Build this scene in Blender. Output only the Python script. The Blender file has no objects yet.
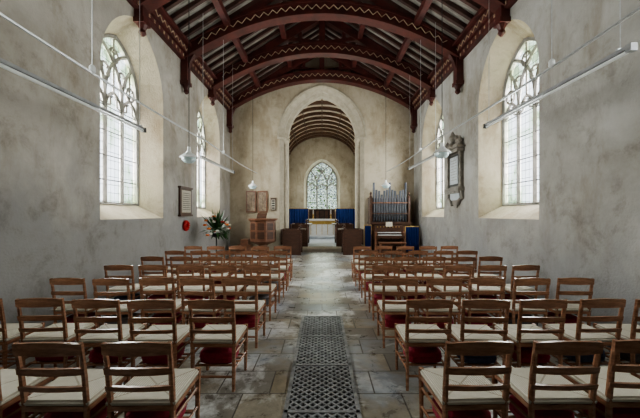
import bpy, math, random
from mathutils import Vector, Matrix
from mathutils.geometry import tessellate_polygon
random.seed(7)
scene = bpy.context.scene
LK = 2.0   # daylight strength factor
try:
    scene.view_settings.view_transform = 'AgX'
    scene.view_settings.look = 'AgX - Medium High Contrast'
except Exception: pass

# ------------------------------------------------------------ materials
def new_mat(name):
    m = bpy.data.materials.new(name); m.use_nodes = True
    nt = m.node_tree; nt.nodes.clear()
    out = nt.nodes.new('ShaderNodeOutputMaterial')
    return m, nt, out
def ramp(nt, fac, stops):
    r = nt.nodes.new('ShaderNodeValToRGB')
    e = r.color_ramp.elements
    while len(e) < len(stops): e.new(0.5)
    for i, (p, c) in enumerate(stops):
        e[i].position = p; e[i].color = (*c, 1) if len(c) == 3 else c
    nt.links.new(fac, r.inputs[0]); return r.outputs[0]
def noise(nt, scale, detail=4, rough=0.6, vec=None, dist=0.0):
    n = nt.nodes.new('ShaderNodeTexNoise')
    n.inputs['Scale'].default_value = scale; n.inputs['Detail'].default_value = detail
    n.inputs['Roughness'].default_value = rough; n.inputs['Distortion'].default_value = dist
    if vec is not None: nt.links.new(vec, n.inputs['Vector'])
    return n.outputs['Fac']
def objco(nt, scale=(1, 1, 1), loc=(0, 0, 0)):
    t = nt.nodes.new('ShaderNodeTexCoord'); mp = nt.nodes.new('ShaderNodeMapping')
    mp.inputs['Scale'].default_value = scale; mp.inputs['Location'].default_value = loc
    nt.links.new(t.outputs['Object'], mp.inputs[0]); return mp.outputs[0]
def mixc(nt, fac, a, b, mode='MIX'):
    m = nt.nodes.new('ShaderNodeMix'); m.data_type = 'RGBA'; m.blend_type = mode
    for sock, v in ((m.inputs[0], fac), (m.inputs[6], a), (m.inputs[7], b)):
        if isinstance(v, (int, float)): sock.default_value = v
        elif isinstance(v, tuple): sock.default_value = (*v, 1)
        else: nt.links.new(v, sock)
    return m.outputs[2]
def simple(name, c1, c2=None, rough=0.6, metal=0.0, scale=8, stretch=(1, 1, 1), bump=0.0, spec=0.5):
    m, nt, out = new_mat(name)
    b = nt.nodes.new('ShaderNodeBsdfPrincipled'); nt.links.new(b.outputs[0], out.inputs[0])
    b.inputs['Roughness'].default_value = rough; b.inputs['Metallic'].default_value = metal
    b.inputs['Specular IOR Level'].default_value = spec
    v = objco(nt, stretch)
    f = noise(nt, scale, 4, .6, v)
    c2 = c2 or tuple(x * .75 for x in c1)
    nt.links.new(ramp(nt, f, [(.35, c1), (.65, c2)]), b.inputs['Base Color'])
    if bump:
        bp = nt.nodes.new('ShaderNodeBump'); bp.inputs['Strength'].default_value = bump
        bp.inputs['Distance'].default_value = .01
        nt.links.new(f, bp.inputs['Height']); nt.links.new(bp.outputs[0], b.inputs['Normal'])
    return m

def plaster(name, base, dark, light, damp, dampfac=.85, h=1.0, off=(0, 0, 0)):
    m, nt, out = new_mat(name)
    b = nt.nodes.new('ShaderNodeBsdfPrincipled'); nt.links.new(b.outputs[0], out.inputs[0])
    b.inputs['Roughness'].default_value = .85; b.inputs['Specular IOR Level'].default_value = .2
    v = objco(nt, (1, 1, 1), off); v2 = objco(nt, (1, 1, .35), off)
    n1 = noise(nt, .5, 8, .64, v, .3); n2 = noise(nt, 1.9, 9, .74, v, .25); n3 = noise(nt, 30, 3, .6, v); n4 = noise(nt, 1.3, 7, .7, v2, .15)
    c = ramp(nt, n1, [(.33, dark), (.5, base), (.66, light)])
    c2 = ramp(nt, n2, [(.33, (.64, .61, .57)), (.46, (.93, .92, .90)), (.58, (1.0, 1, 1)), (.72, (1.0, .98, .95))])
    c = mixc(nt, .85, c, c2, 'MULTIPLY')
    c3 = ramp(nt, n4, [(.36, (.70, .64, .56)), (.5, (1, 1, 1))])   # rain streaks
    c = mixc(nt, .7, c, c3, 'MULTIPLY')
    sx = nt.nodes.new('ShaderNodeSeparateXYZ'); nt.links.new(v, sx.inputs[0])
    ad = nt.nodes.new('ShaderNodeMath'); ad.operation = 'MULTIPLY_ADD'
    nt.links.new(n1, ad.inputs[0]); ad.inputs[1].default_value = 3.5; nt.links.new(sx.outputs[2], ad.inputs[2])
    mr = nt.nodes.new('ShaderNodeMapRange'); mr.inputs[1].default_value = 2.1 + h; mr.inputs[2].default_value = 3.6 + h
    mr.inputs[3].default_value = dampfac; mr.inputs[4].default_value = 0
    nt.links.new(ad.outputs[0], mr.inputs[0])
    dm = mixc(nt, .8, damp, c2, 'MULTIPLY')
    c = mixc(nt, mr.outputs[0], c, dm)
    nt.links.new(c, b.inputs['Base Color'])
    bp = nt.nodes.new('ShaderNodeBump'); bp.inputs['Strength'].default_value = .4; bp.inputs['Distance'].default_value = .02
    mm = nt.nodes.new('ShaderNodeMath'); mm.operation = 'ADD'; nt.links.new(n2, mm.inputs[0]); nt.links.new(n3, mm.inputs[1])
    nt.links.new(mm.outputs[0], bp.inputs['Height']); nt.links.new(bp.outputs[0], b.inputs['Normal'])
    return m

M = {}
M['wall_l'] = plaster('plaster_left', (.435, .405, .365), (.32, .29, .25), (.53, .50, .46), (.27, .265, .27))
M['wall_r'] = plaster('plaster_right', (.455, .44, .415), (.35, .33, .30), (.54, .53, .51), (.33, .33, .34), off=(0, 3.3, 1))
M['wall_e'] = plaster('plaster_east', (.49, .43, .335), (.38, .32, .235), (.56, .50, .40), (.39, .34, .27), .7, .2)
M['stone'] = simple('dressed_stone', (.49, .44, .35), (.39, .345, .27), .8, scale=5, bump=.3)
M['tracery'] = simple('tracery_stone', (.30, .28, .25), (.20, .19, .17), .8, scale=6, bump=.3)
M['beam'] = simple('painted_oak_maroon', (.10, .022, .017), (.05, .013, .011), .5, scale=3, bump=.1)
M['rafter'] = simple('dark_rafter', (.07, .028, .021), (.04, .018, .014), .55, scale=3)
M['board'] = simple('roof_boards', (.33, .31, .28), (.16, .145, .125), .7, scale=2.5, stretch=(1, 6, 1))
M['cream'] = simple('stencil_cream', (.46, .37, .26), (.32, .22, .15), .7, scale=10)
M['cboard'] = simple('chancel_boards', (.68, .58, .44), (.52, .42, .30), .7, scale=3)
M['crib'] = simple('chancel_rib_wood', (.15, .08, .05), (.09, .05, .032), .6, scale=3)
M['chair'] = simple('chair_beech', (.38, .195, .12), (.22, .105, .062), .25, scale=9, stretch=(1, 1, 4))
M['redk'] = simple('hassock_maroon', (.32, .02, .045), (.22, .014, .03), .85, scale=30)
M['bluek'] = simple('hassock_navy', (.06, .07, .13), (.035, .04, .08), .85, scale=30)
M['greyk'] = simple('hassock_grey', (.17, .15, .15), (.10, .09, .10), .85, scale=30)
M['metal'] = simple('cast_iron', (.34, .345, .355), (.18, .18, .19), .42, metal=.3, scale=14)
M['pit_shade'] = simple('painted_pit_shade', (.01, .01, .01), (.006, .006, .006), .9)
M['white'] = simple('white_enamel', (.75, .76, .76), (.66, .67, .68), .35, scale=5)
M['steel'] = simple('steel_cable', (.55, .56, .57), (.45, .46, .47), .35, metal=.4, scale=20)
M['heater'] = simple('heater_casing', (.36, .36, .37), (.26, .26, .27), .3, metal=.5, scale=6)
M['opal'] = simple('opal_glass', (.55, .68, .71), (.5, .61, .64), .2, scale=3)
M['brown'] = simple('oak_dark', (.085, .04, .025), (.05, .024, .016), .4, scale=5, stretch=(1, 1, 3))
M['mid'] = simple('oak_mid', (.22, .10, .06), (.14, .065, .038), .4, scale=5, stretch=(1, 1, 3))
M['black'] = simple('black_paint', (.015, .015, .016), (.01, .01, .011), .4)
M['pipe'] = simple('organ_pipe_metal', (.12, .125, .14), (.065, .07, .085), .4, metal=.5, scale=4)
M['blue'] = simple('blue_curtain', (.012, .045, .24), (.008, .025, .13), .8, scale=12, stretch=(6, 6, .5))
M['gold'] = simple('gold_leaf', (.60, .42, .14), (.45, .3, .09), .35, metal=.6)
M['linen'] = simple('altar_linen', (.75, .75, .73), (.65, .65, .65), .8)
M['paint1'] = simple('painting_canvas', (.12, .08, .06), (.34, .26, .18), .5, scale=9)
M['paper'] = simple('paper', (.50, .46, .38), (.38, .34, .28), .7, scale=20)
M['marble'] = simple('grey_marble', (.32, .29, .25), (.15, .135, .115), .4, scale=6)
M['plate'] = simple('pale_plaque', (.62, .66, .70), (.50, .54, .58), .35, scale=12)
M['leaf'] = simple('leaf_green', (.04, .11, .03), (.018, .055, .014), .5, scale=10)
M['orange'] = simple('petal_orange', (.8, .26, .04), (.7, .10, .02), .6)
M['petalw'] = simple('petal_white', (.8, .78, .7), (.7, .68, .6), .6)
M['red'] = simple('poppy_red', (.5, .02, .02), (.35, .01, .01), .6, scale=25)
M['carpet'] = simple('chancel_tiles', (.50, .53, .58), (.36, .39, .44), .45, scale=4)

# rush seat with concentric woven bands
m, nt, out = new_mat('rush_seat'); M['rush'] = m
b = nt.nodes.new('ShaderNodeBsdfPrincipled'); nt.links.new(b.outputs[0], out.inputs[0]); b.inputs['Roughness'].default_value = .7
v = objco(nt); sx = nt.nodes.new('ShaderNodeSeparateXYZ'); nt.links.new(v, sx.inputs[0])
def mth(op, a, b2=None, c=None):
    n = nt.nodes.new('ShaderNodeMath'); n.operation = op
    for i, x in enumerate((a, b2, c)):
        if x is None: continue
        if isinstance(x, (int, float)): n.inputs[i].default_value = x
        else: nt.links.new(x, n.inputs[i])
    return n.outputs[0]
ax = mth('ABSOLUTE', sx.outputs[0]); ay = mth('ABSOLUTE', sx.outputs[1])
mx = mth('MAXIMUM', ax, ay); sn = mth('SINE', mth('MULTIPLY', mx, 420.0)); sn = mth('MULTIPLY_ADD', sn, .5, .5)
dg = mth('ABSOLUTE', mth('SUBTRACT', ax, ay)); dgl = mth('LESS_THAN', dg, .008)
nz = noise(nt, 25, 3, .6, v)
c = mixc(nt, sn, (.40, .36, .29), (.72, .68, .60)); c = mixc(nt, mth('MULTIPLY', nz, .6), c, (.38, .33, .26))
c = mixc(nt, mth('MULTIPLY', dgl, .6), c, (.2, .15, .10))
nt.links.new(c, b.inputs['Base Color'])
bp = nt.nodes.new('ShaderNodeBump'); bp.inputs['Strength'].default_value = .5; bp.inputs['Distance'].default_value = .005
nt.links.new(sn, bp.inputs['Height']); nt.links.new(bp.outputs[0], b.inputs['Normal'])

# flagstone floor
m, nt, out = new_mat('flagstones'); M['floor'] = m
b = nt.nodes.new('ShaderNodeBsdfPrincipled'); nt.links.new(b.outputs[0], out.inputs[0])
v = objco(nt)
br = nt.nodes.new('ShaderNodeTexBrick'); nt.links.new(v, br.inputs['Vector'])
br.inputs['Scale'].default_value = 1.0; br.inputs['Brick Width'].default_value = .47; br.inputs['Row Height'].default_value = .42
br.inputs['Mortar Size'].default_value = .007; br.inputs['Bias'].default_value = 0
br.inputs['Color1'].default_value = (0, 0, 0, 1); br.inputs['Color2'].default_value = (1, 1, 1, 1); br.inputs['Mortar'].default_value = (.5, .5, .5, 1)
col = ramp(nt, br.outputs['Color'], [(0, (.33, .265, .175)), (.2, (.16, .15, .14)), (.4, (.36, .315, .24)), (.6, (.20, .195, .185)), (.8, (.29, .245, .175)), (1, (.25, .255, .26))])
n1 = noise(nt, .9, 8, .68, v, .5); n2 = noise(nt, 5, 7, .74, v, .2); n3 = noise(nt, .8, 5, .62, objco(nt, (1, 1, 1), (4, 2, 0)), .4)
col = mixc(nt, ramp(nt, n2, [(.35, (.75, .75, .75)), (.62, (0, 0, 0))]), col, (.11, .095, .08))
pale = ramp(nt, n1, [(.50, (0, 0, 0)), (.565, (.85, .85, .85))])
pale = mixc(nt, .75, pale, ramp(nt, n2, [(.40, (.15, .15, .15)), (.55, (1, 1, 1))]), 'MULTIPLY')
col = mixc(nt, pale, col, (.64, .64, .64))
col = mixc(nt, ramp(nt, n3, [(.52, (0, 0, 0)), (.63, (.6, .6, .6))]), col, (.27, .31, .37))
col = mixc(nt, br.outputs['Fac'], col, (.07, .06, .05))
nt.links.new(col, b.inputs['Base Color'])
nt.links.new(ramp(nt, n2, [(.3, (.22, .22, .22)), (.7, (.42, .42, .42))]), b.inputs['Roughness'])
bp = nt.nodes.new('ShaderNodeBump'); bp.inputs['Strength'].default_value = .3; bp.inputs['Distance'].default_value = .008
mm = nt.nodes.new('ShaderNodeMath'); mm.operation = 'SUBTRACT'; nt.links.new(n2, mm.inputs[0]); nt.links.new(br.outputs['Fac'], mm.inputs[1])
nt.links.new(mm.outputs[0], bp.inputs['Height']); nt.links.new(bp.outputs[0], b.inputs['Normal'])

def glass(name, tints, coords, bw=.13, bh=.17):
    m, nt, out = new_mat(name)
    t = nt.nodes.new('ShaderNodeTexCoord')
    sx = nt.nodes.new('ShaderNodeSeparateXYZ'); nt.links.new(t.outputs['Object'], sx.inputs[0])
    cb = nt.nodes.new('ShaderNodeCombineXYZ')
    nt.links.new(sx.outputs[coords[0]], cb.inputs[0]); nt.links.new(sx.outputs[2], cb.inputs[1])
    br = nt.nodes.new('ShaderNodeTexBrick'); nt.links.new(cb.outputs[0], br.inputs['Vector'])
    br.inputs['Scale'].default_value = 1; br.inputs['Brick Width'].default_value = bw; br.inputs['Row Height'].default_value = bh
    br.inputs['Mortar Size'].default_value = .005; br.offset = 0
    br.inputs['Color1'].default_value = (0, 0, 0, 1); br.inputs['Color2'].default_value = (1, 1, 1, 1)
    n1 = noise(nt, tints[0], 5, .6, cb.outputs[0], .5)
    c = ramp(nt, n1, tints[1])
    tr = nt.nodes.new('ShaderNodeBsdfTransparent'); nt.links.new(c, tr.inputs[0])
    gl = nt.nodes.new('ShaderNodeBsdfGlossy'); gl.inputs['Roughness'].default_value = .1
    mx0 = nt.nodes.new('ShaderNodeMixShader'); mx0.inputs[0].default_value = .05
    nt.links.new(tr.outputs[0], mx0.inputs[1]); nt.links.new(gl.outputs[0], mx0.inputs[2])
    df = nt.nodes.new('ShaderNodeBsdfDiffuse'); df.inputs[0].default_value = (.05, .05, .055, 1)
    mx = nt.nodes.new('ShaderNodeMixShader'); nt.links.new(br.outputs['Fac'], mx.inputs[0])
    nt.links.new(mx0.outputs[0], mx.inputs[1]); nt.links.new(df.outputs[0], mx.inputs[2])
    nt.links.new(mx.outputs[0], out.inputs[0]); return m
clear = [(.36, (.34, .42, .26)), (.44, (.72, .8, .66)), (.52, (1, 1, 1))]
M['glass_side'] = glass('leaded_glass', (1.3, clear), (1,))
M['glass_east'] = glass('stained_glass', (7, [(.32, (.015, .035, .01)), (.42, (.06, .11, .02)), (.5, (.6, .65, .55)), (.58, (.025, .05, .10)), (.68, (.22, .2, .06))]), (0,), .1, .1)

# ------------------------------------------------------------ mesh builder
class MB:
    def __init__(s): s.v = []; s.f = []; s.m = []; s.mats = []
    def mi(s, name):
        if name not in s.mats: s.mats.append(name)
        return s.mats.index(name)
    def face(s, idx, m): s.f.append(tuple(idx)); s.m.append(s.mi(m))
    def add(s, pts): k = len(s.v); s.v += [tuple(p) for p in pts]; return k
    def quad(s, a, b, c, d, m): k = s.add([a, b, c, d]); s.face((k, k + 1, k + 2, k + 3), m)
    def box(s, c, d, m, R=None):
        pts = []
        for z in (-.5, .5):
            for y in (-.5, .5):
                for x in (-.5, .5):
                    p = Vector((x * d[0], y * d[1], z * d[2]))
                    if R is not None: p = R @ p
                    pts.append(p + Vector(c))
        k = s.add(pts)
        for q in ((0, 2, 3, 1), (4, 5, 7, 6), (0, 1, 5, 4), (2, 6, 7, 3), (0, 4, 6, 2), (1, 3, 7, 5)):
            s.face([k + i for i in q], m)
    def bar(s, a, b, w, h, m, up=(0, 0, 1)):
        a = Vector(a); b = Vector(b); d = (b - a); L = d.length; d.normalize()
        u = Vector(up); x = d.cross(u)
        if x.length < 1e-4: x = d.cross(Vector((1, 0, 0)))
        x.normalize(); z = x.cross(d)
        R = Matrix((x, d, z)).transposed()
        s.box((a + b) / 2, (w, L, h), m, R)
    def tube(s, pts, r, m, n=6, closed=False, caps=True):
        pts = [Vector(p) for p in pts]; K = len(pts)
        rs = r if isinstance(r, (list, tuple)) else [r] * K
        nrm = None; rings = []
        for i, p in enumerate(pts):
            if closed: t = pts[(i + 1) % K] - pts[i - 1]
            else: t = pts[min(i + 1, K - 1)] - pts[max(i - 1, 0)]
            t.normalize()
            if nrm is None:
                nrm = t.orthogonal().normalized()
            nrm = (nrm - t * nrm.dot(t)).normalized(); bn = t.cross(nrm)
            rings.append(s.add([p + (nrm * math.cos(6.28318 * (j + .5) / n) + bn * math.sin(6.28318 * (j + .5) / n)) * rs[i] for j in range(n)]))
        for i in range(K if closed else K - 1):
            a = rings[i]; b2 = rings[(i + 1) % K]
            for j in range(n): s.face((a + j, a + (j + 1) % n, b2 + (j + 1) % n, b2 + j), m)
        if not closed and caps:
            s.face([rings[0] + j for j in range(n)][::-1], m); s.face([rings[-1] + j for j in range(n)], m)
    def lathe(s, prof, c, m, n=16, a0=0):
        rings = [s.add([(c[0] + r * math.cos(a0 + 6.28318 * j / n), c[1] + r * math.sin(a0 + 6.28318 * j / n), c[2] + z) for j in range(n)]) for r, z in prof]
        for i in range(len(prof) - 1):
            a, b2 = rings[i], rings[i + 1]
            for j in range(n): s.face((a + j, a + (j + 1) % n, b2 + (j + 1) % n, b2 + j), m)
        s.face([rings[0] + j for j in range(n)][::-1], m); s.face([rings[-1] + j for j in range(n)], m)
    def sheet(s, outer, holes, fn, m):
        loops = [outer] + holes
        flat = [p for l in loops for p in l]
        tris = tessellate_polygon([[Vector((p[0], p[1], 0)) for p in l] for l in loops])
        k = s.add([fn(p[0], p[1]) for p in flat])
        for t in tris: s.face([k + i for i in t], m)
    def loft(s, A, B, m, closed=True):
        a = s.add(A); b2 = s.add(B); n = len(A)
        for i in range(n if closed else n - 1):
            j = (i + 1) % n; s.face((a + i, a + j, b2 + j, b2 + i), m)
    def strip(s, lo, up, y0, y1, m):
        n = len(lo)
        k = s.add([(x, y0, z) for x, z in lo] + [(x, y0, z) for x, z in up] + [(x, y1, z) for x, z in lo] + [(x, y1, z) for x, z in up])
        for i in range(n - 1):
            s.face((k + i, k + i + 1, k + n + i + 1, k + n + i), m)
            s.face((k + 2 * n + i, k + 3 * n + i, k + 3 * n + i + 1, k + 2 * n + i + 1), m)
            s.face((k + i, k + 2 * n + i, k + 2 * n + i + 1, k + i + 1), m)
            s.face((k + n + i, k + n + i + 1, k + 3 * n + i + 1, k + 3 * n + i), m)
        for i in (0, n - 1): s.face((k + i, k + n + i, k + 3 * n + i, k + 2 * n + i), m)
    def obj(s, name, loc=(0, 0, 0), rot=0, smooth=False, bevel=0):
        me = bpy.data.meshes.new(name); me.from_pydata(s.v, [], s.f)
        for mn in s.mats: me.materials.append(M[mn])
        me.polygons.foreach_set('material_index', s.m)
        if smooth: me.polygons.foreach_set('use_smooth', [True] * len(me.polygons))
        me.update()
        o = bpy.data.objects.new(name, me); o.location = loc; o.rotation_euler = (0, 0, rot)
        scene.collection.objects.link(o)
        return o

def arch(a, z0, zs, za, n=12):
    h = za - zs; R = (a * a + h * h) / (2 * a)
    pts = [(-a, z0), (-a, (z0 + zs) / 2), (-a, zs)]
    cx = -a + R; th = math.asin(min(1, h / R))
    for i in range(1, n + 1):
        t = th * i / n; pts.append((cx - R * math.cos(t), zs + R * math.sin(t)))
    return pts + [(-x, z) for x, z in pts[:-1][::-1]]

HW = 3.9; WH = 6.2; YE = 14.0; YW = -4.0; RID = 8.65
# ------------------------------------------------------------ windows / side walls
AO = dict(a=1.15, z0=1.5, zs=4.25, za=5.7); AG = dict(a=.85, z0=1.8, zs=4.25, za=5.35); D = .45

def build_window(name, P, g, glassm, lights=3, fr=.052):
    w = MB(); a, z0, zs, za = g['a'], g['z0'], g['zs'], g['za']
    h = za - zs; R = (a * a + h * h) / (2 * a); cL = -a + R; cR = a - R
    out = arch(**g)
    w.tube([P(u, 0, z) for u, z in out], fr * 1.3, 'tracery', 6, closed=True)
    w.sheet(out, [], lambda u, z: P(u, .02, z), glassm)
    inside = lambda u, z: (z <= zs and abs(u) <= a) or (abs(u - cL) <= R and abs(u - cR) <= R)
    lw = 2 * a / lights; ms = [-a + lw * i for i in range(1, lights)]
    zsl = zs - .22
    for mm_ in ms:
        w.tube([P(mm_, 0, z0), P(mm_, 0, zsl)], fr, 'tracery', 4)
        for cc in (mm_ + R, mm_ - R):
            pts = []
            for i in range(0, 40):
                t = i / 40 * 1.5
                u = cc - R * math.cos(t) if cc > mm_ else cc + R * math.cos(t); z = zsl + R * math.sin(t)
                if not inside(u, z): break
                pts.append(P(u, 0, z))
            if len(pts) > 2: w.tube(pts, fr * .8, 'tracery', 4)
    for i in range(lights):
        c0 = -a + lw * (i + .5)
        sub = arch(lw / 2 - .01, zsl - .28, zsl - .28, zsl + .12, 6)[2:-2]
        w.tube([P(c0 + u, 0, z) for u, z in sub], fr * .75, 'tracery', 4)
        # super-mullion rising from each light head
        z = zsl + .12
        while inside(c0, z) and z < za: z += .03
        w.tube([P(c0, 0, zsl + .12), P(c0, 0, z)], fr * .5, 'tracery', 4)
        for sgn in (-1, 1):
            w.tube([P(c0 + sgn * (lw / 2 - .03), 0, zsl - .2), P(c0 + sgn * lw * .20, 0, zsl - .16), P(c0 + sgn * lw * .2, 0, zsl - .02), P(c0 + sgn * lw * .08, 0, zsl + .02)], fr * .5, 'tracery', 4)
    qs = [(0, zs + h * .62)] + [((i - (lights - 2) / 2) * lw, zs + h * .25) for i in range(lights - 1)] + [(-a + lw * .45, zs + .06), (a - lw * .45, zs + .06)]
    for (qu, qz) in qs:
        if not inside(qu, qz): continue
        r = lw * .26
        w.tube([P(qu + r * math.cos(6.283 * k / 14), 0, qz + r * math.sin(6.283 * k / 14)) for k in range(14)], fr * .55, 'tracery', 4, closed=True)
        for k in range(4):
            t = math.pi / 4 + k * math.pi / 2
            w.tube([P(qu + r * math.cos(t), 0, qz + r * math.sin(t)), P(qu + r * .4 * math.cos(t), 0, qz + r * .4 * math.sin(t))], [fr * .5, fr * .3], 'tracery', 4)
    z = z0 + .5
    while z < zs - .4:
        w.tube([P(-a, -.01, z), P(a, -.01, z)], .012, 'black', 4); z += .5
    return w.obj(name)

def area(name, loc, aim, sx, sy, power, col=(1, 1, 1)):
    L = bpy.data.lights.new(name, 'AREA'); L.shape = 'RECTANGLE'; L.size = sx; L.size_y = sy; L.energy = power * LK; L.color = col
    o = bpy.data.objects.new(name, L); o.location = loc; o.rotation_euler = Vector(aim).to_track_quat('-Z', 'Y').to_euler(); scene.collection.objects.link(o); return o
DAY = (.985, .99, 1)
wi = 1
centres = {-1: [2.5, 6.95, 11.45], 1: [2.5, 7.08, 11.7]}
for side in (-1, 1):
    wl = MB(); mat = 'wall_l' if side < 0 else 'wall_r'
    holes = []
    for yc in centres[side]:
        holes.append([(yc + u, z) for u, z in arch(**AO)])
    wl.sheet([(YW, 0), (YE, 0), (YE, WH), (YW, WH)], holes, lambda u, z: (side * HW, u, z), mat)
    for yc in centres[side]:
        oo = arch(**AO); gg = arch(**AG)
        wl.loft([(side * HW, yc + u, z) for u, z in oo], [(side * (HW + D), yc + u, z) for u, z in gg], 'wall_e')
        wl.loft([(side * (HW + D), yc + u, z) for u, z in gg], [(side * (HW + D + .12), yc + u, z) for u, z in gg], 'stone')
    outs = [[(yc + u, z) for u, z in arch(**AG)] for yc in centres[side]]
    wl.sheet([(YW, 0), (YE, 0), (YE, WH), (YW, WH)], outs, lambda u, z: (side * (HW + D + .12), u, z), mat)
    wl.obj('wall_north' if side < 0 else 'wall_south')
    for yc in centres[side]:
        build_window('window_%d' % wi, lambda u, w, z, yc=yc: (side * (HW + D + .04 + w), yc + u, z), AG, 'glass_side')
        area('daylight_window_%d' % wi, (side * (HW + D + .35), yc, 3.6), (-side, 0, 0), 2.6, 4.2, 200 if yc < 3 else 400, DAY)
        wi += 1

# ------------------------------------------------------------ west wall with window (behind camera)
ww = MB()
AWo = dict(a=1.5, z0=2.4, zs=4.9, za=6.9)
rz = lambda x: RID - (RID - WH) / HW * abs(x)
ww.sheet([(-HW, 0), (HW, 0), (HW, WH), (0, RID), (-HW, WH)], [arch(**AWo)], lambda u, z: (u, YW, z), 'wall_e')
ww.loft([(u, YW, z) for u, z in arch(**AWo)], [(u, YW - .5, z) for u, z in arch(**AWo)], 'wall_e')
ww.obj('wall_west')
build_window('window_%d' % wi, lambda u, w, z: (u, YW - .4 - w, z), AWo, 'glass_side'); wi += 1
area('daylight_west_window', (0, YW - .8, 4.6), (0, 1, 0), 3.6, 4.6, 520, (1, .98, .95))

# ------------------------------------------------------------ chancel arch wall
ce = MB()
O1 = dict(a=1.80, z0=0, zs=4.86, za=7.0); O2 = dict(a=1.62, z0=0, zs=4.86, za=6.86); O3 = dict(a=1.48, z0=0, zs=4.86, za=6.75)
A1, A2, A3 = [arch(**oo, n=18) for oo in (O1, O2, O3)]
ce.sheet([(-HW, 0)] + A1 + [(HW, 0), (HW, WH), (0, RID), (-HW, WH)], [], lambda u, z: (u, YE, z), 'wall_e')
def L(A, y): return [(u, y, z) for u, z in A]
ce.loft(L(A1, YE), L(A2, YE + .18), 'stone', False)
ce.loft(L(A2, YE + .18), L(A2, YE + .3), 'stone', False)
ce.loft(L(A2, YE + .3), L(A3, YE + .42), 'stone', False)
ce.loft(L(A3, YE + .42), L(A3, YE + .8), 'stone', False)
ce.sheet([(-HW, 0)] + A3 + [(HW, 0), (HW, WH), (0, RID), (-HW, WH)], [], lambda u, z: (u, YE + .8, z), 'wall_e')
ce.obj('wall_chancel_arch')
tr = MB()
tr.tube([(u, YE - .0, z) for u, z in arch(1.86, 4.8, 4.86, 7.06, 18)], .045, 'stone', 6)
for s_ in (-1, 1):
    x, y, r = 1.56, YE + .30, .09
    tr.lathe([(r * 1.9, 0), (r * 1.9, .18), (r * 1.3, .26), (r, .32), (r, 4.5), (r * 1.3, 4.52), (r, 4.56), (r * 1.5, 4.72), (r * 1.9, 4.76), (r * 1.9, 4.86)], (s_ * x, y, 0), 'stone', 10)
    tr.box((s_ * 1.69, YE + .12, 4.83), (.42, .32, .08), 'stone')
tr.obj('trim_1')

# ------------------------------------------------------------ floors
fl = MB()
fl.quad((-HW, YW, 0), (HW, YW, 0), (HW, YE, 0), (-HW, YE, 0), 'floor')
fl.obj('floor')
cf = MB()
cf.box((0, YE + .45, .0), (3.0, .9, .28), 'stone'); cf.box((0, 18.2, .0), (4.8, 6.8, .28), 'carpet'); cf.box((0, 20.4, .14), (4.5, 2.4, .30), 'carpet')
cf.obj('chancel_floor')
# ------------------------------------------------------------ chancel shell
CH = 2.3; CE = 21.6; CY = YE + .8
ch = MB()
AE = dict(a=1.0, z0=1.9, zs=3.7, za=5.05); AEo = dict(a=1.18, z0=1.75, zs=3.7, za=5.2)
ch.sheet([(-CH, 0), (CH, 0), (CH, 7), (-CH, 7)], [arch(**AEo)], lambda u, z: (u, CE, z), 'wall_e')
ch.loft([(u, CE, z) for u, z in arch(**AEo)], [(u, CE + .4, z) for u, z in arch(**AE)], 'stone')
ch.obj('wall_chancel_east')
for s_ in (-1, 1):
    c2 = MB()
    hs = [[(yy + u, z) for u, z in arch(.9, 2.0, 3.6, 4.6)] for yy in (16.6, 19.6)]
    c2.sheet([(CY, 0), (CE, 0), (CE, 7), (CY, 7)], hs, lambda u, z: (s_ * CH, u, z), 'wall_e')
    c2.obj('wall_chancel_north' if s_ < 0 else 'wall_chancel_south')
    for yy in (16.6, 19.6):
        build_window('window_%d' % wi, lambda u, w, z: (s_ * (CH + .03 + w), yy + u, z), dict(a=.9, z0=2.0, zs=3.6, za=4.6), 'glass_side', 2)
        area('daylight_chancel_%d' % wi, (s_ * (CH + .4), yy, 3.0), (-s_, 0, .0), 2.2, 3.4, 135 if yy < 18 else 70, DAY); wi += 1
build_window('window_%d' % wi, lambda u, w, z: (u, CE + .38 + w, z), AE, 'glass_east', 3, fr=.045); wi += 1
area('daylight_east_window', (0, CE + .8, 3.5), (0, -1, 0), 2.8, 3.8, 260, DAY)
cr = MB()
ZS = 4.7
def carc(rr, zz, n=20):
    return [(math.cos(math.pi * i / n) * CH, zz + math.sin(math.pi * i / n) ** .9 * rr) for i in range(n + 1)]
cr.loft([(x, CY, z) for x, z in carc(2.02, ZS + .12)], [(x, CE, z) for x, z in carc(2.02, ZS + .12)], 'cboard', False)
y = CY + .25
while y < CE:
    cr.strip([(x * .97, z) for x, z in carc(1.92, ZS)], [(x, z) for x, z in carc(2.0, ZS + .08)], y, y + .08, 'crib'); y += .8
for s_ in (-1, 1): cr.box((s_ * (CH - .08), (CY + CE) / 2, ZS + .02), (.16, CE - CY, .18), 'crib')
for t in (.12, .24, .36, .5, .64, .76, .88):
    x = math.cos(math.pi * t) * (CH * .96); z = ZS + .06 + math.sin(math.pi * t) ** .9 * 1.96
    cr.box((x, (CY + CE) / 2, z), (.05, CE - CY, .05), 'crib')
cr.obj('ceiling_chancel')

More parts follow.
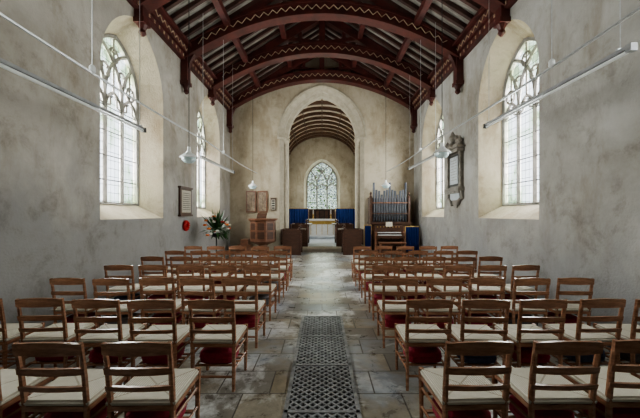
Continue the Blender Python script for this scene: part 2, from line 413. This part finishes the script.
# ------------------------------------------------------------ nave roof
rf = MB()
for s_ in (-1, 1):
    rf.quad((s_ * (HW + .02), YW, WH + .02), (s_ * (HW + .02), YE, WH + .02), (0, YE, RID + .03), (0, YW, RID + .03), 'board')
sl = (RID - WH) / HW
y = YW + .2
while y < YE:
    for s_ in (-1, 1):
        rf.bar((s_ * HW, y, WH - .04), (0, y, RID - .04), .09, .10, 'rafter')
    y += .38
rf.obj('ceiling')
rb = MB()
for x in (-2.6, -1.3, 0, 1.3, 2.6):
    z = RID - sl * abs(x) - .16
    rb.box((x, (YW + YE) / 2, z), (.16, YE - YW, .18), 'beam')
for s_ in (-1, 1):
    rb.box((s_ * (HW - .10), (YW + YE) / 2, WH - .10), (.20, YE - YW, .2), 'beam')
    rb.box((s_ * (HW - .07), (YW + YE) / 2, WH - .27), (.12, YE - YW, .16), 'beam')
    rb.box((s_ * (HW - .16), (YW + YE) / 2, WH + .03), (.32, YE - YW, .07), 'beam')
    y = YW + .1; k = 0
    while y < YE - .1:
        x = s_ * (HW - .205); z0_ = WH - .15; z1_ = WH - .05
        a, b_ = (z0_, z1_) if k % 2 else (z1_, z0_)
        rb.bar((x, y, a), (x, y + .11, b_), .025, .012, 'cream', up=(1, 0, 0)); y += .11; k += 1
        if k % 2: rb.box((s_ * (HW - .135), y, WH - .27), (.012, .05, .07), 'cream')
rb.obj('roof_purlins')
LX = lambda x: 7.15 - .084 * x * x
for ti, ty in enumerate((0.25, 2.5, 4.75, 6.95, 9.2, 11.4, 13.62)):
    t = MB(); th = .26
    xs = [(-3.84 + 7.68 * i / 32) for i in range(33)]
    lo = [(x, LX(x)) for x in xs]; up = [(x, min(LX(x) + .30, RID - sl * abs(x) - .06)) for x in xs]
    t.strip(lo, up, ty - th / 2, ty + th / 2, 'beam')
    t.strip([(x, LX(x) - .06) for x in xs], [(x, LX(x) + .02) for x in xs], ty - th / 2 - .04, ty + th / 2 + .04, 'beam')
    t.strip([(x, min(LX(x) + .28, RID - sl * abs(x) - .07)) for x in xs], [(x, min(LX(x) + .34, RID - sl * abs(x) - .03)) for x in xs], ty - th / 2 - .03, ty + th / 2 + .03, 'beam')
    for s_ in (-1, 1):
        t.strip([(s_ * 3.85, rz(3.85) - .30), (0, RID - .36)], [(s_ * 3.85, rz(3.85) - .02), (0, RID - .04)], ty - .12, ty + .12, 'beam')
        zb = 5.25 if ti % 2 == 0 else 5.65
        t.box((s_ * 3.80, ty, (zb + 6.1) / 2), (.18, .24, 6.1 - zb), 'beam')
        t.box((s_ * 3.79, ty, zb - .02), (.22, .28, .10), 'beam')
        t.lathe([(.03, -.28), (.08, -.22), (.06, -.15), (.11, -.05), (.11, 0)], (s_ * 3.78, ty, zb - .03), 'beam', 8)
        n = 8; pl = []; pu = []
        for i in range(n + 1):
            q = i / n; x0 = 3.74 - 1.25 * (1 - math.cos(q * math.pi / 2)); zc = zb + .1 + (LX(2.5) - zb - .1) * math.sin(q * math.pi / 2)
            pl.append((s_ * x0, zc)); pu.append((s_ * min(3.8, x0 + .2), min(zc + .2, LX(x0) + .1)))
        t.strip(pl, pu, ty - .07, ty + .07, 'beam')
        for xx in (.75, 1.6):
            t.box((s_ * xx, ty, (LX(xx) + .3 + rz(xx) - .2) / 2), (.12, .14, rz(xx) - LX(xx) - .4), 'beam')
        t.bar((s_ * .1, ty, 7.5), (s_ * 1.2, ty, rz(1.2) - .25), .12, .12, 'beam')
    t.box((0, ty, 7.9), (.2, .2, 1.1), 'beam')
    k = 0; yy = ty - th / 2 - .006; x = -3.4
    while x < 3.4:
        zc = LX(x) + .15; a = .06 if k % 2 else -.06
        t.tube([(x, yy, zc + a), (x + .12, yy, LX(x + .12) + .15 - a)], .012, 'cream', 4)
        x += .12; k += 1
    t.obj('roof_truss')

# ------------------------------------------------------------ floor grating
g = MB(); gx = .305; gy0 = 1.0; gy1 = 5.12
g.quad((-gx, gy0, .003), (gx, gy0, .003), (gx, gy1, .003), (-gx, gy1, .003), 'pit_shade')  # flat sheet over the floor, its black stands in for shade below the bars
for s_ in (-1, 1): g.box((s_ * (gx - .012), (gy0 + gy1) / 2, .01), (.035, gy1 - gy0, .016), 'metal')
nseg = 5; seg = (gy1 - gy0) / nseg
for i in range(nseg + 1): g.box((0, gy0 + seg * i, .0105), (2 * gx, .035, .015), 'metal')
cw = (2 * gx - .06) / 7
ny = int(seg / cw)
for i in range(nseg):
    y0_ = gy0 + i * seg + .02; y1_ = y0_ + seg - .04; c = (y1_ - y0_) / ny
    x0_ = -gx + .03
    for r in range(ny):
        for q in range(7):
            xa = x0_ + q * cw; ya = y0_ + r * c
            mx_, my_ = xa + cw / 2, ya + c / 2
            g.bar((xa, ya, .008), (xa + cw, ya + c, .008), .017, .010, 'metal')
            g.bar((xa + cw, ya, .0085), (xa, ya + c, .0085), .017, .010, 'metal')
            g.box((mx_, my_, .010), (.032, .032, .010), 'metal')
g.obj('floor_grating')

# ------------------------------------------------------------ chairs
c = MB(); W = 'chair'
for s_ in (-1, 1):
    c.tube([(s_ * .185, -.20, 0), (s_ * .188, -.195, .44), (s_ * .19, -.215, .62), (s_ * .192, -.25, .835)], [.015, .019, .018, .015], W, 6)
    c.tube([(s_ * .195, .205, 0), (s_ * .2, .205, .40), (s_ * .2, .205, .47)], [.014, .02, .02], W, 6)
    for z in (.19, .33): c.tube([(s_ * .187, -.2, z), (s_ * .197, .2, z)], .011, W, 5)
    c.box((s_ * .195, 0, .415), (.026, .40, .03), W)
c.tube([(-.187, -.2, .13), (.187, -.2, .13)], .011, W, 5); c.tube([(-.195, .205, .28), (.195, .205, .28)], .012, W, 5)
c.box((0, .205, .415), (.39, .026, .03), W); c.box((0, -.195, .415), (.37, .026, .03), W)
for yy in (-.12, -.04, .04, .12): c.box((0, yy, .20), (.38, .03, .012), W)
def slat(zb, zt, bow, ybase, crown):
    n = 10; rows = []
    for i in range(n + 1):
        x = -.205 + .41 * i / n; q = 1 - (x / .205) ** 2; yb = ybase - bow * q
        rows.append([(x, yb - .011, zb - .0), (x, yb + .011, zb), (x, yb + .011 - .008, zt + crown * q), (x, yb - .011 - .008, zt + crown * q)])
    k = c.add([p for r in rows for p in r])
    for i in range(n):
        for j in range(4):
            c.face((k + i * 4 + j, k + i * 4 + (j + 1) % 4, k + (i + 1) * 4 + (j + 1) % 4, k + (i + 1) * 4 + j), W)
    c.face((k, k + 1, k + 2, k + 3), W); c.face((k + 4 * n, k + 4 * n + 1, k + 4 * n + 2, k + 4 * n + 3), W)
slat(.765, .83, .03, -.245, .02); slat(.635, .676, .022, -.222, .006); slat(.53, .562, .015, -.208, 0)
def ring(hx, hy, z): return [(-hx, -hy, z), (hx, -hy, z), (hx, hy, z), (-hx, hy, z)]
rs = [ring(.185, .185, .425), ring(.208, .208, .435), ring(.212, .212, .452), ring(.20, .20, .468), ring(.10, .10, .462), ring(.01, .01, .456)]
kk = [c.add(r) for r in rs]
for a, b_ in zip(kk, kk[1:]):
    for j in range(4): c.face((a + j, a + (j + 1) % 4, b_ + (j + 1) % 4, b_ + j), 'rush')
c.face([kk[0] + j for j in range(4)][::-1], 'rush'); c.face([kk[-1] + j for j in range(4)], 'rush')
chair0 = c.obj('church_chair'); chair_me = chair0.data
def hassock_mesh(mat):
    h = MB(); rr = []
    for hx, hy, z in ((.14, .11, 0), (.16, .13, .015), (.165, .135, .06), (.16, .13, .105), (.13, .10, .125)):
        pts = []
        for i in range(16):
            a = 6.28318 * i / 16; ca, sa = math.cos(a), math.sin(a)
            pts.append((hx * math.copysign(abs(ca) ** .35, ca), hy * math.copysign(abs(sa) ** .35, sa), z))
        rr.append(h.add(pts))
    for a, b_ in zip(rr, rr[1:]):
        for j in range(16): h.face((a + j, a + (j + 1) % 16, b_ + (j + 1) % 16, b_ + j), mat)
    h.face([rr[0] + j for j in range(16)][::-1], mat); h.face([rr[-1] + j for j in range(16)], mat)
    h.tube([(p[0], p[1], p[2]) for p in h.v[32:48]], .006, mat, 4, closed=True)
    return h.obj('kneeler_hassock')
hm = {}
first = True
for r in range(7):
    Y = 2.0 + .966 * r + .24
    for s_ in (-1, 1):
        for q in range(5):
            X = s_ * (.95 + .52 * q) + random.uniform(-.02, .02) - ((.15 if r == 0 else .05) if s_ < 0 and r < 2 else 0)
            yy = Y + random.uniform(-.035, .035); rot = random.uniform(-.06, .06)
            if first: o = chair0; first = False
            else:
                o = bpy.data.objects.new('church_chair', chair_me); scene.collection.objects.link(o)
            o.location = (X, yy, 0); o.rotation_euler = (0, 0, rot)
            if random.random() < .9:
                mt = random.choices(['redk', 'bluek', 'greyk'], [8, 1.6, 1.4])[0]
                if mt not in hm: h = hassock_mesh(mt); hm[mt] = h.data
                else: h = bpy.data.objects.new('kneeler_hassock', hm[mt]); scene.collection.objects.link(h)
                h.location = (X, yy, .207); h.rotation_euler = (0, 0, rot)

# ------------------------------------------------------------ heaters, cables, pendants
def heater(x, y0, y1, z):
    h = MB()
    h.box((x, (y0 + y1) / 2, z + .03), (.05, y1 - y0, .035), 'heater')
    h.tube([(x, y0 + .03, z - .01), (x, y1 - .03, z - .01)], .018, 'white', 8)
    for y in (y0, y1): h.box((x, y, z + .012), (.065, .06, .075), 'black' if y == y1 else 'heater')
    for y in (y0 + .12, y1 - .12):
        h.tube([(x, y, z + .04), (x, y, rz(x) - .1)], .005, 'steel', 5)
        h.box((x, y, z + .055), (.07, .03, .02), 'steel')
    return h.obj('heater_tube')
heater(-3.0, 2.3, 5.55, 3.0); heater(3.0, 3.2, 6.05, 3.2)
heater(-3.0, 8.2, 11.2, 3.0); heater(3.0, 8.6, 11.4, 3.15)
for s_, z in ((-1, 3.33), (1, 3.4)):
    k_ = MB(); X = s_ * 2.75
    pts = [(X, -3.95 + 17.9 * i / 30, z - .05 * math.sin(math.pi * ((i % 10) / 10))) for i in range(31)]
    k_.tube(pts, .016, 'steel', 6)
    for y in (3.95, 9.2):
        k_.lathe([(.02, -.05), (.035, -.03), (.035, .03), (.02, .05)], (X, y, z), 'white', 8)
        k_.tube([(X, y, z), (X, y, rz(X) - .1)], .006, 'steel', 5)
    k_.obj('suspension_cable')
def pendant(x, y, z):
    p = MB()
    p.lathe([(.0, .20), (.03, .20), (.035, .12), (.06, .09), (.07, .07)][::-1], (x, y, z), 'white', 14)
    p.lathe([(.06, .08), (.10, .06), (.175, .0), (.18, -.01), (.165, -.012)][::-1], (x, y, z), 'white', 20)
    p.lathe([(.02, -.12), (.08, -.11), (.13, -.06), (.14, -.005)], (x, y, z), 'opal', 16)
    p.tube([(x, y, z + .2), (x, y, rz(x) - .1)], .008, 'black', 5)
    p.obj('pendant_lamp')
pendant(-2.62, 6.5, 2.72); pendant(-2.6, 12.4, 2.65)
pendant(2.42, 6.65, 2.84); pendant(2.4, 12.4, 2.68)

# ------------------------------------------------------------ left wall items
f = MB(); X = -HW
f.box((X + .03, 9.35, 1.95), (.05, .78, .80), 'brown'); f.box((X + .058, 9.35, 1.95), (.012, .60, .62), 'paper')
for i in range(9): f.box((X + .066, 9.35, 2.18 - i * .057), (.004, .5, .014), 'black')
for z in (1.56, 2.34): f.box((X + .04, 9.35, z), (.08, .84, .05), 'brown')
f.obj('framed_roll_of_honour')
w = MB()
w.tube([(X + .05, 9.35 + .11 * math.cos(a * .3927), 1.27 + .11 * math.sin(a * .3927)) for a in range(16)], .05, 'red', 8, closed=True)
for a in range(12):
    t = a * .5236
    w.lathe([(.01, -.02), (.045, 0), (.01, .02)], (X + .085, 9.35 + .11 * math.cos(t), 1.27 + .11 * math.sin(t)), 'red', 7)
w.obj('poppy_wreath')
f = MB(); cx, cy = -3.2, 10.0
f.lathe([(.16, 0), (.16, .03), (.03, .06), (.02, .5), (.035, .55), (.02, .6), (.02, .88), (.12, .92), (.14, 1.02), (.10, 1.03)], (cx, cy, 0), 'black', 12)
for i in range(170):
    th = random.uniform(0, 6.283); el = random.uniform(-.35, 1.45); Ln = random.uniform(.3, .55 + .2 * max(0, math.sin(el)))
    d = Vector((math.cos(th) * math.cos(el), math.sin(th) * math.cos(el), math.sin(el)))
    p0 = Vector((cx, cy, 1.05)) + d * .08; p1 = p0 + d * Ln * .6; p2 = p0 + d * Ln + Vector((0, 0, -.10 * math.cos(el)))
    sd = d.cross(Vector((0, 0, 1))).normalized() * random.uniform(.02, .045)
    k = f.add([p0, p1 - sd, p2, p1 + sd]); f.face((k, k + 1, k + 2, k + 3), 'leaf')
for i in range(34):
    th = random.uniform(0, 6.283); el = random.uniform(-.2, 1.4); d = Vector((math.cos(th) * math.cos(el), math.sin(th) * math.cos(el), math.sin(el)))
    p = Vector((cx, cy, 1.08)) + d * random.uniform(.28, .52); mt = random.choice(['orange', 'petalw', 'petalw', 'orange', 'red'])
    for k2 in range(5):
        f.lathe([(.008, -.025), (.034, 0), (.008, .03)], p + Vector((math.cos(k2 * 1.257) * .03, math.sin(k2 * 1.257) * .03, 0)), mt, 6)
f.obj('flower_arrangement')
# right wall memorial
mo = MB(); X = HW; yc = 9.55
def mb(y, z, sy, sz, d, m): mo.box((X - d / 2, yc + y, z), (d, sy, sz), m)
mb(0, 2.85, .92, .98, .06, 'marble'); mb(0, 2.85, .66, .90, .08, 'black'); mb(0, 2.85, .54, .78, .09, 'plate'); mb(0, 3.38, 1.06, .10, .20, 'marble'); mb(0, 3.46, 1.18, .05, .24, 'marble')
mb(0, 2.30, 1.06, .10, .18, 'marble'); mb(0, 2.22, .9, .06, .14, 'marble')
for s_ in (-1, 1):
    mo.lathe([(.065, 0), (.065, .05), (.05, .08), (.045, .9), (.065, .94), (.065, .98)], (X - .08, yc + s_ * .44, 2.35), 'marble', 12)
    mb(s_ * .25, 3.53, .34, .12, .14, 'marble')
    mo.tube([(X - .07, yc + s_ * .48, 3.5), (X - .07, yc + s_ * .38, 3.66), (X - .07, yc + s_ * .2, 3.66), (X - .07, yc + s_ * .12, 3.78)], .05, 'marble', 8)
    mo.tube([(X - .06, yc + s_ * .46, 2.25), (X - .06, yc + s_ * .48, 2.05), (X - .06, yc + s_ * .3, 2.0), (X - .06, yc + s_ * .2, 1.85)], .045, 'marble', 8)
    mo.lathe([(.02, 0), (.06, .03), (.04, .1), (.08, .16), (.03, .24), (.01, .28)], (X - .1, yc + s_ * .45, 3.5), 'marble', 10)
mb(0, 2.10, .62, .2, .07, 'plate'); mb(0, 1.94, .4, .14, .06, 'marble'); mb(0, 1.83, .2, .1, .05, 'marble')
mo.lathe([(.04, 0), (.09, .04), (.05, .12), (.11, .24), (.05, .36), (.02, .42)], (X - .12, yc, 3.55), 'marble', 12)
mb(0, 3.7, .22, .3, .08, 'marble')
for i in range(8): mo.box((X - .092, yc, 3.14 - i * .08), (.004, .40, .010), 'marble')
mo.obj('marble_wall_memorial')

# ------------------------------------------------------------ east end of nave
for px in (-3.0, -2.52):
    p = MB(); p.box((px, YE - .035, 2.12), (.42, .05, .92), 'mid'); p.box((px, YE - .063, 2.12), (.32, .01, .80), 'paint1')
    p.lathe([(.02, 0), (.025, .1), (.03, .3), (.02, .42), (.02, .5), (.005, .56)], (px, YE - .07, 1.85), 'paint1', 8)
    p.obj('framed_painting')
p = MB(); cx, cy = -2.3, 12.9
p.lathe([(.34, 0), (.34, .1), (.2, .18), (.18, .4), (.5, .52), (.54, .56)], (cx, cy, 0), 'mid', 8, a0=math.pi / 8)
p.lathe([(.5, .56), (.5, 1.32), (.57, 1.36), (.58, 1.42), (.5, 1.43)], (cx, cy, 0), 'mid', 8, a0=math.pi / 8)
for i in range(8):
    a = i * math.pi / 4; R = Matrix.Rotation(a, 3, 'Z')
    for z in (.78, 1.12): p.box(Vector((cx, cy, z)) + R @ Vector((.465, 0, 0)), (.02, .26, .26), 'brown', R)
    p.box(Vector((cx, cy, .95)) + R @ Vector((.475, 0, 0)), (.012, .34, .03), 'mid', R)
for i in range(3): p.box((cx - .75, cy + .3, .1 + .2 * i), (.3 + (2 - i) * .2, .5, .2), 'mid')
p.bar((cx, cy - .4, 1.44), (cx, cy - .15, 1.62), .36, .03, 'brown')
p.obj('pulpit')
# organ
g = MB(); ox, oy = 2.72, 13.45
g.box((ox, oy, .6), (1.55, .8, 1.2), 'brown'); g.box((ox, oy - .02, 1.24), (1.65, .88, .08), 'brown')
for i in range(4): g.box((ox - .57 + i * .38, oy - .41, .85), (.28, .03, .5), 'mid')
for s_ in (-1, 1):
    g.box((ox + s_ * .76, oy, 1.75), (.08, .6, 1.0), 'brown')
    g.lathe([(.05, 0), (.06, .04), (.02, .1), (.05, .18), (.0, .26)], (ox + s_ * .76, oy - .2, 2.25), 'brown', 8)
g.box((ox, oy + .25, 1.75), (1.5, .1, 1.0), 'brown')
g.box((ox, oy - .26, 1.62), (1.5, .04, .05), 'brown'); g.box((ox, oy - .26, 2.05), (1.5, .04, .05), 'mid')
npipe = 13
for i in range(npipe):
    t = abs(i - 6) / 6; hgt = 1.58 - .38 * math.sin(t * math.pi) - (.10 if i % 2 else 0)
    g.lathe([(.012, 0), (.046, .2), (.046, hgt), (.040, hgt)], (ox - .64 + i * 1.28 / 12, oy - .2, 1.28), 'pipe', 10)
    g.box((ox - .64 + i * 1.28 / 12, oy - .247, 1.53), (.035, .01, .04), 'black')
g.box((ox - .1, oy - .62, .72), (1.1, .45, .10), 'brown'); g.box((ox - .1, oy - .48, .95), (1.1, .12, .4), 'brown')
for s_ in (-1, 1): g.box((ox - .1 + s_ * .54, oy - .62, .45), (.06, .45, .9), 'mid')
for z, d in ((.79, .72), (.88, .62)):
    g.box((ox - .1, oy - d, z), (.9, .13, .025), 'linen')
    for i in range(22): g.box((ox - .52 + i * .04, oy - d + .02, z + .016), (.015, .08, .014), 'black')
for i in range(8): g.lathe([(.02, 0), (.02, .03)], (ox - .55 + i * .12, oy - .56, 1.08), 'gold', 8)
g.box((ox - .1, oy - .56, 1.2), (.26, .02, .18), 'paper', Matrix.Rotation(-.25, 3, 'X'))
g.obj('pipe_organ')
b_ = MB(); b_.box((ox - .1, oy - 1.15, .52), (1.0, .34, .05), 'mid')
for s_ in (-1, 1): b_.box((ox - .1 + s_ * .44, oy - 1.15, .25), (.05, .3, .5), 'mid')
b_.box((ox - .1, oy - 1.15, .2), (.84, .05, .06), 'mid'); b_.obj('organ_bench')
def curtain(name, x0, x1, y, z0, z1):
    q = MB(); n = 40; A = []; B = []
    for i in range(n + 1):
        x = x0 + (x1 - x0) * i / n; yy = y + .03 * math.sin(i * 1.25)
        A.append((x, yy, z0)); B.append((x, yy, z1))
    q.loft(A, B, 'blue', False); q.tube([(x0, y, z1 + .01), (x1, y, z1 + .01)], .018, 'gold', 6)
    for x in (x0, x1): q.tube([(x, y, 0), (x, y, z1 + .03)], .018, 'gold', 6)
    q.obj(name)
curtain('blue_curtain', 1.66, 1.92, 12.9, .15, 1.15); curtain('blue_curtain', 3.22, 3.75, 12.75, .15, 1.1)
curtain('sanctuary_hanging', -2.2, -.88, 21.4, .5, 1.95); curtain('sanctuary_hanging', .88, 2.2, 21.4, .5, 1.95)
for s_ in (-1, 1):
    for (cy, lx) in ((13.35, 1.28), (15.8, 1.1)):
        q = MB(); zb = 0 if cy < 14 else .14; ln = 1.0 if cy < 14 else 1.9
        q.box((s_ * (lx - .38), cy, zb + .5), (.05, ln, .9), 'brown')
        q.bar((s_ * (lx - .46), cy - ln / 2, zb + .98), (s_ * (lx - .46), cy + ln / 2, zb + .98), .32, .04, 'brown')
        for e in (-1, 1):
            q.box((s_ * (lx - .1), cy + e * ln / 2, zb + .5), (.72, .06, 1.0), 'brown')
            q.box((s_ * (lx - .1), cy + e * ln / 2 - .035, zb + .5), (.5, .02, .7), 'brown')
            q.lathe([(.03, 0), (.05, .04), (.02, .08), (.055, .15), (.0, .22)], (s_ * (lx - .4), cy + e * ln / 2, zb + 1.0), 'brown', 8)
        for i in range(4): q.box((s_ * (lx - .41), cy - ln / 2 + ln * (i + .5) / 4, zb + .5), (.02, ln / 5, .6), 'mid')
        q.box((s_ * (lx + .15), cy, zb + .45), (.34, ln, .05), 'brown'); q.box((s_ * (lx + .31), cy, zb + .7), (.05, ln, .6), 'brown')
        q.obj('choir_stall')
a = MB(); ay = 20.3; z0 = .29
a.box((0, ay, z0 + .48), (1.7, .7, .96), 'linen'); a.box((0, ay, z0 + .98), (1.8, .8, .05), 'linen')
a.box((0, ay - .36, z0 + .80), (1.72, .02, .18), 'gold')
for i in range(5): a.box((-.68 + .34 * i, ay - .357, z0 + .38), (.03, .012, .62), 'gold')
a.tube([(-.85, ay - .37, z0 + .7), (.85, ay - .37, z0 + .7)], .012, 'gold', 4)
a.obj('altar')
r = MB(); r.box((0, 21.2, 1.2), (1.5, .12, 1.3), 'black'); r.box((0, 21.15, 1.87), (1.6, .18, .06), 'brown')
for i in range(5): r.box((-.56 + .28 * i, 21.12, 1.5), (.2, .03, .6), 'brown')
for s_ in (-1, 1): r.box((s_ * .78, 21.2, 1.1), (.1, .16, 1.6), 'brown')
r.obj('reredos')
x_ = MB(); x_.box((0, ay + .2, z0 + 1.04), (.22, .14, .06), 'black'); x_.box((0, ay + .2, z0 + 1.40), (.05, .04, .70), 'black'); x_.box((0, ay + .2, z0 + 1.56), (.34, .04, .05), 'black')
x_.obj('altar_cross')
for s_ in (-1, 1):
    x_ = MB(); x_.lathe([(.07, 0), (.07, .02), (.02, .05), (.03, .12), (.015, .2), (.015, .26), (.04, .28), (.04, .3)], (s_ * .55, ay + .2, z0 + 1.008), 'gold', 10)
    x_.lathe([(.016, .3), (.016, .55), (.003, .57)], (s_ * .55, ay + .2, z0 + 1.008), 'linen', 8); x_.obj('altar_candlestick')
for s_, x in ((-1, -2.06), (1, 2.06)):
    q = MB(); q.box((x, YE - .03, 2.0), (.22, .04, .5), 'brown'); q.box((x, YE - .055, 2.0), (.17, .012, .42), 'paper')
    q.box((x, YE - .035, 2.27), (.26, .06, .03), 'brown')
    for i in range(4): q.box((x, YE - .063, 2.15 - .1 * i), (.12, .004, .05), 'black')
    q.obj('hymn_board')

# ------------------------------------------------------------ world, camera
w = bpy.data.worlds.new('world'); scene.world = w; w.use_nodes = True
w.node_tree.nodes['Background'].inputs[0].default_value = (.85, .92, 1, 1)
w.node_tree.nodes['Background'].inputs[1].default_value = 3.0
cam = bpy.data.cameras.new('camera'); co = bpy.data.objects.new('camera', cam); scene.collection.objects.link(co)
co.location = (0, 0, 1.6); co.rotation_euler = (math.pi / 2, 0, 0)
cam.sensor_width = 36; cam.lens = 330 / 640 * 36; cam.shift_x = -2 / 640; cam.shift_y = 5 / 640; cam.clip_start = .05
scene.camera = co
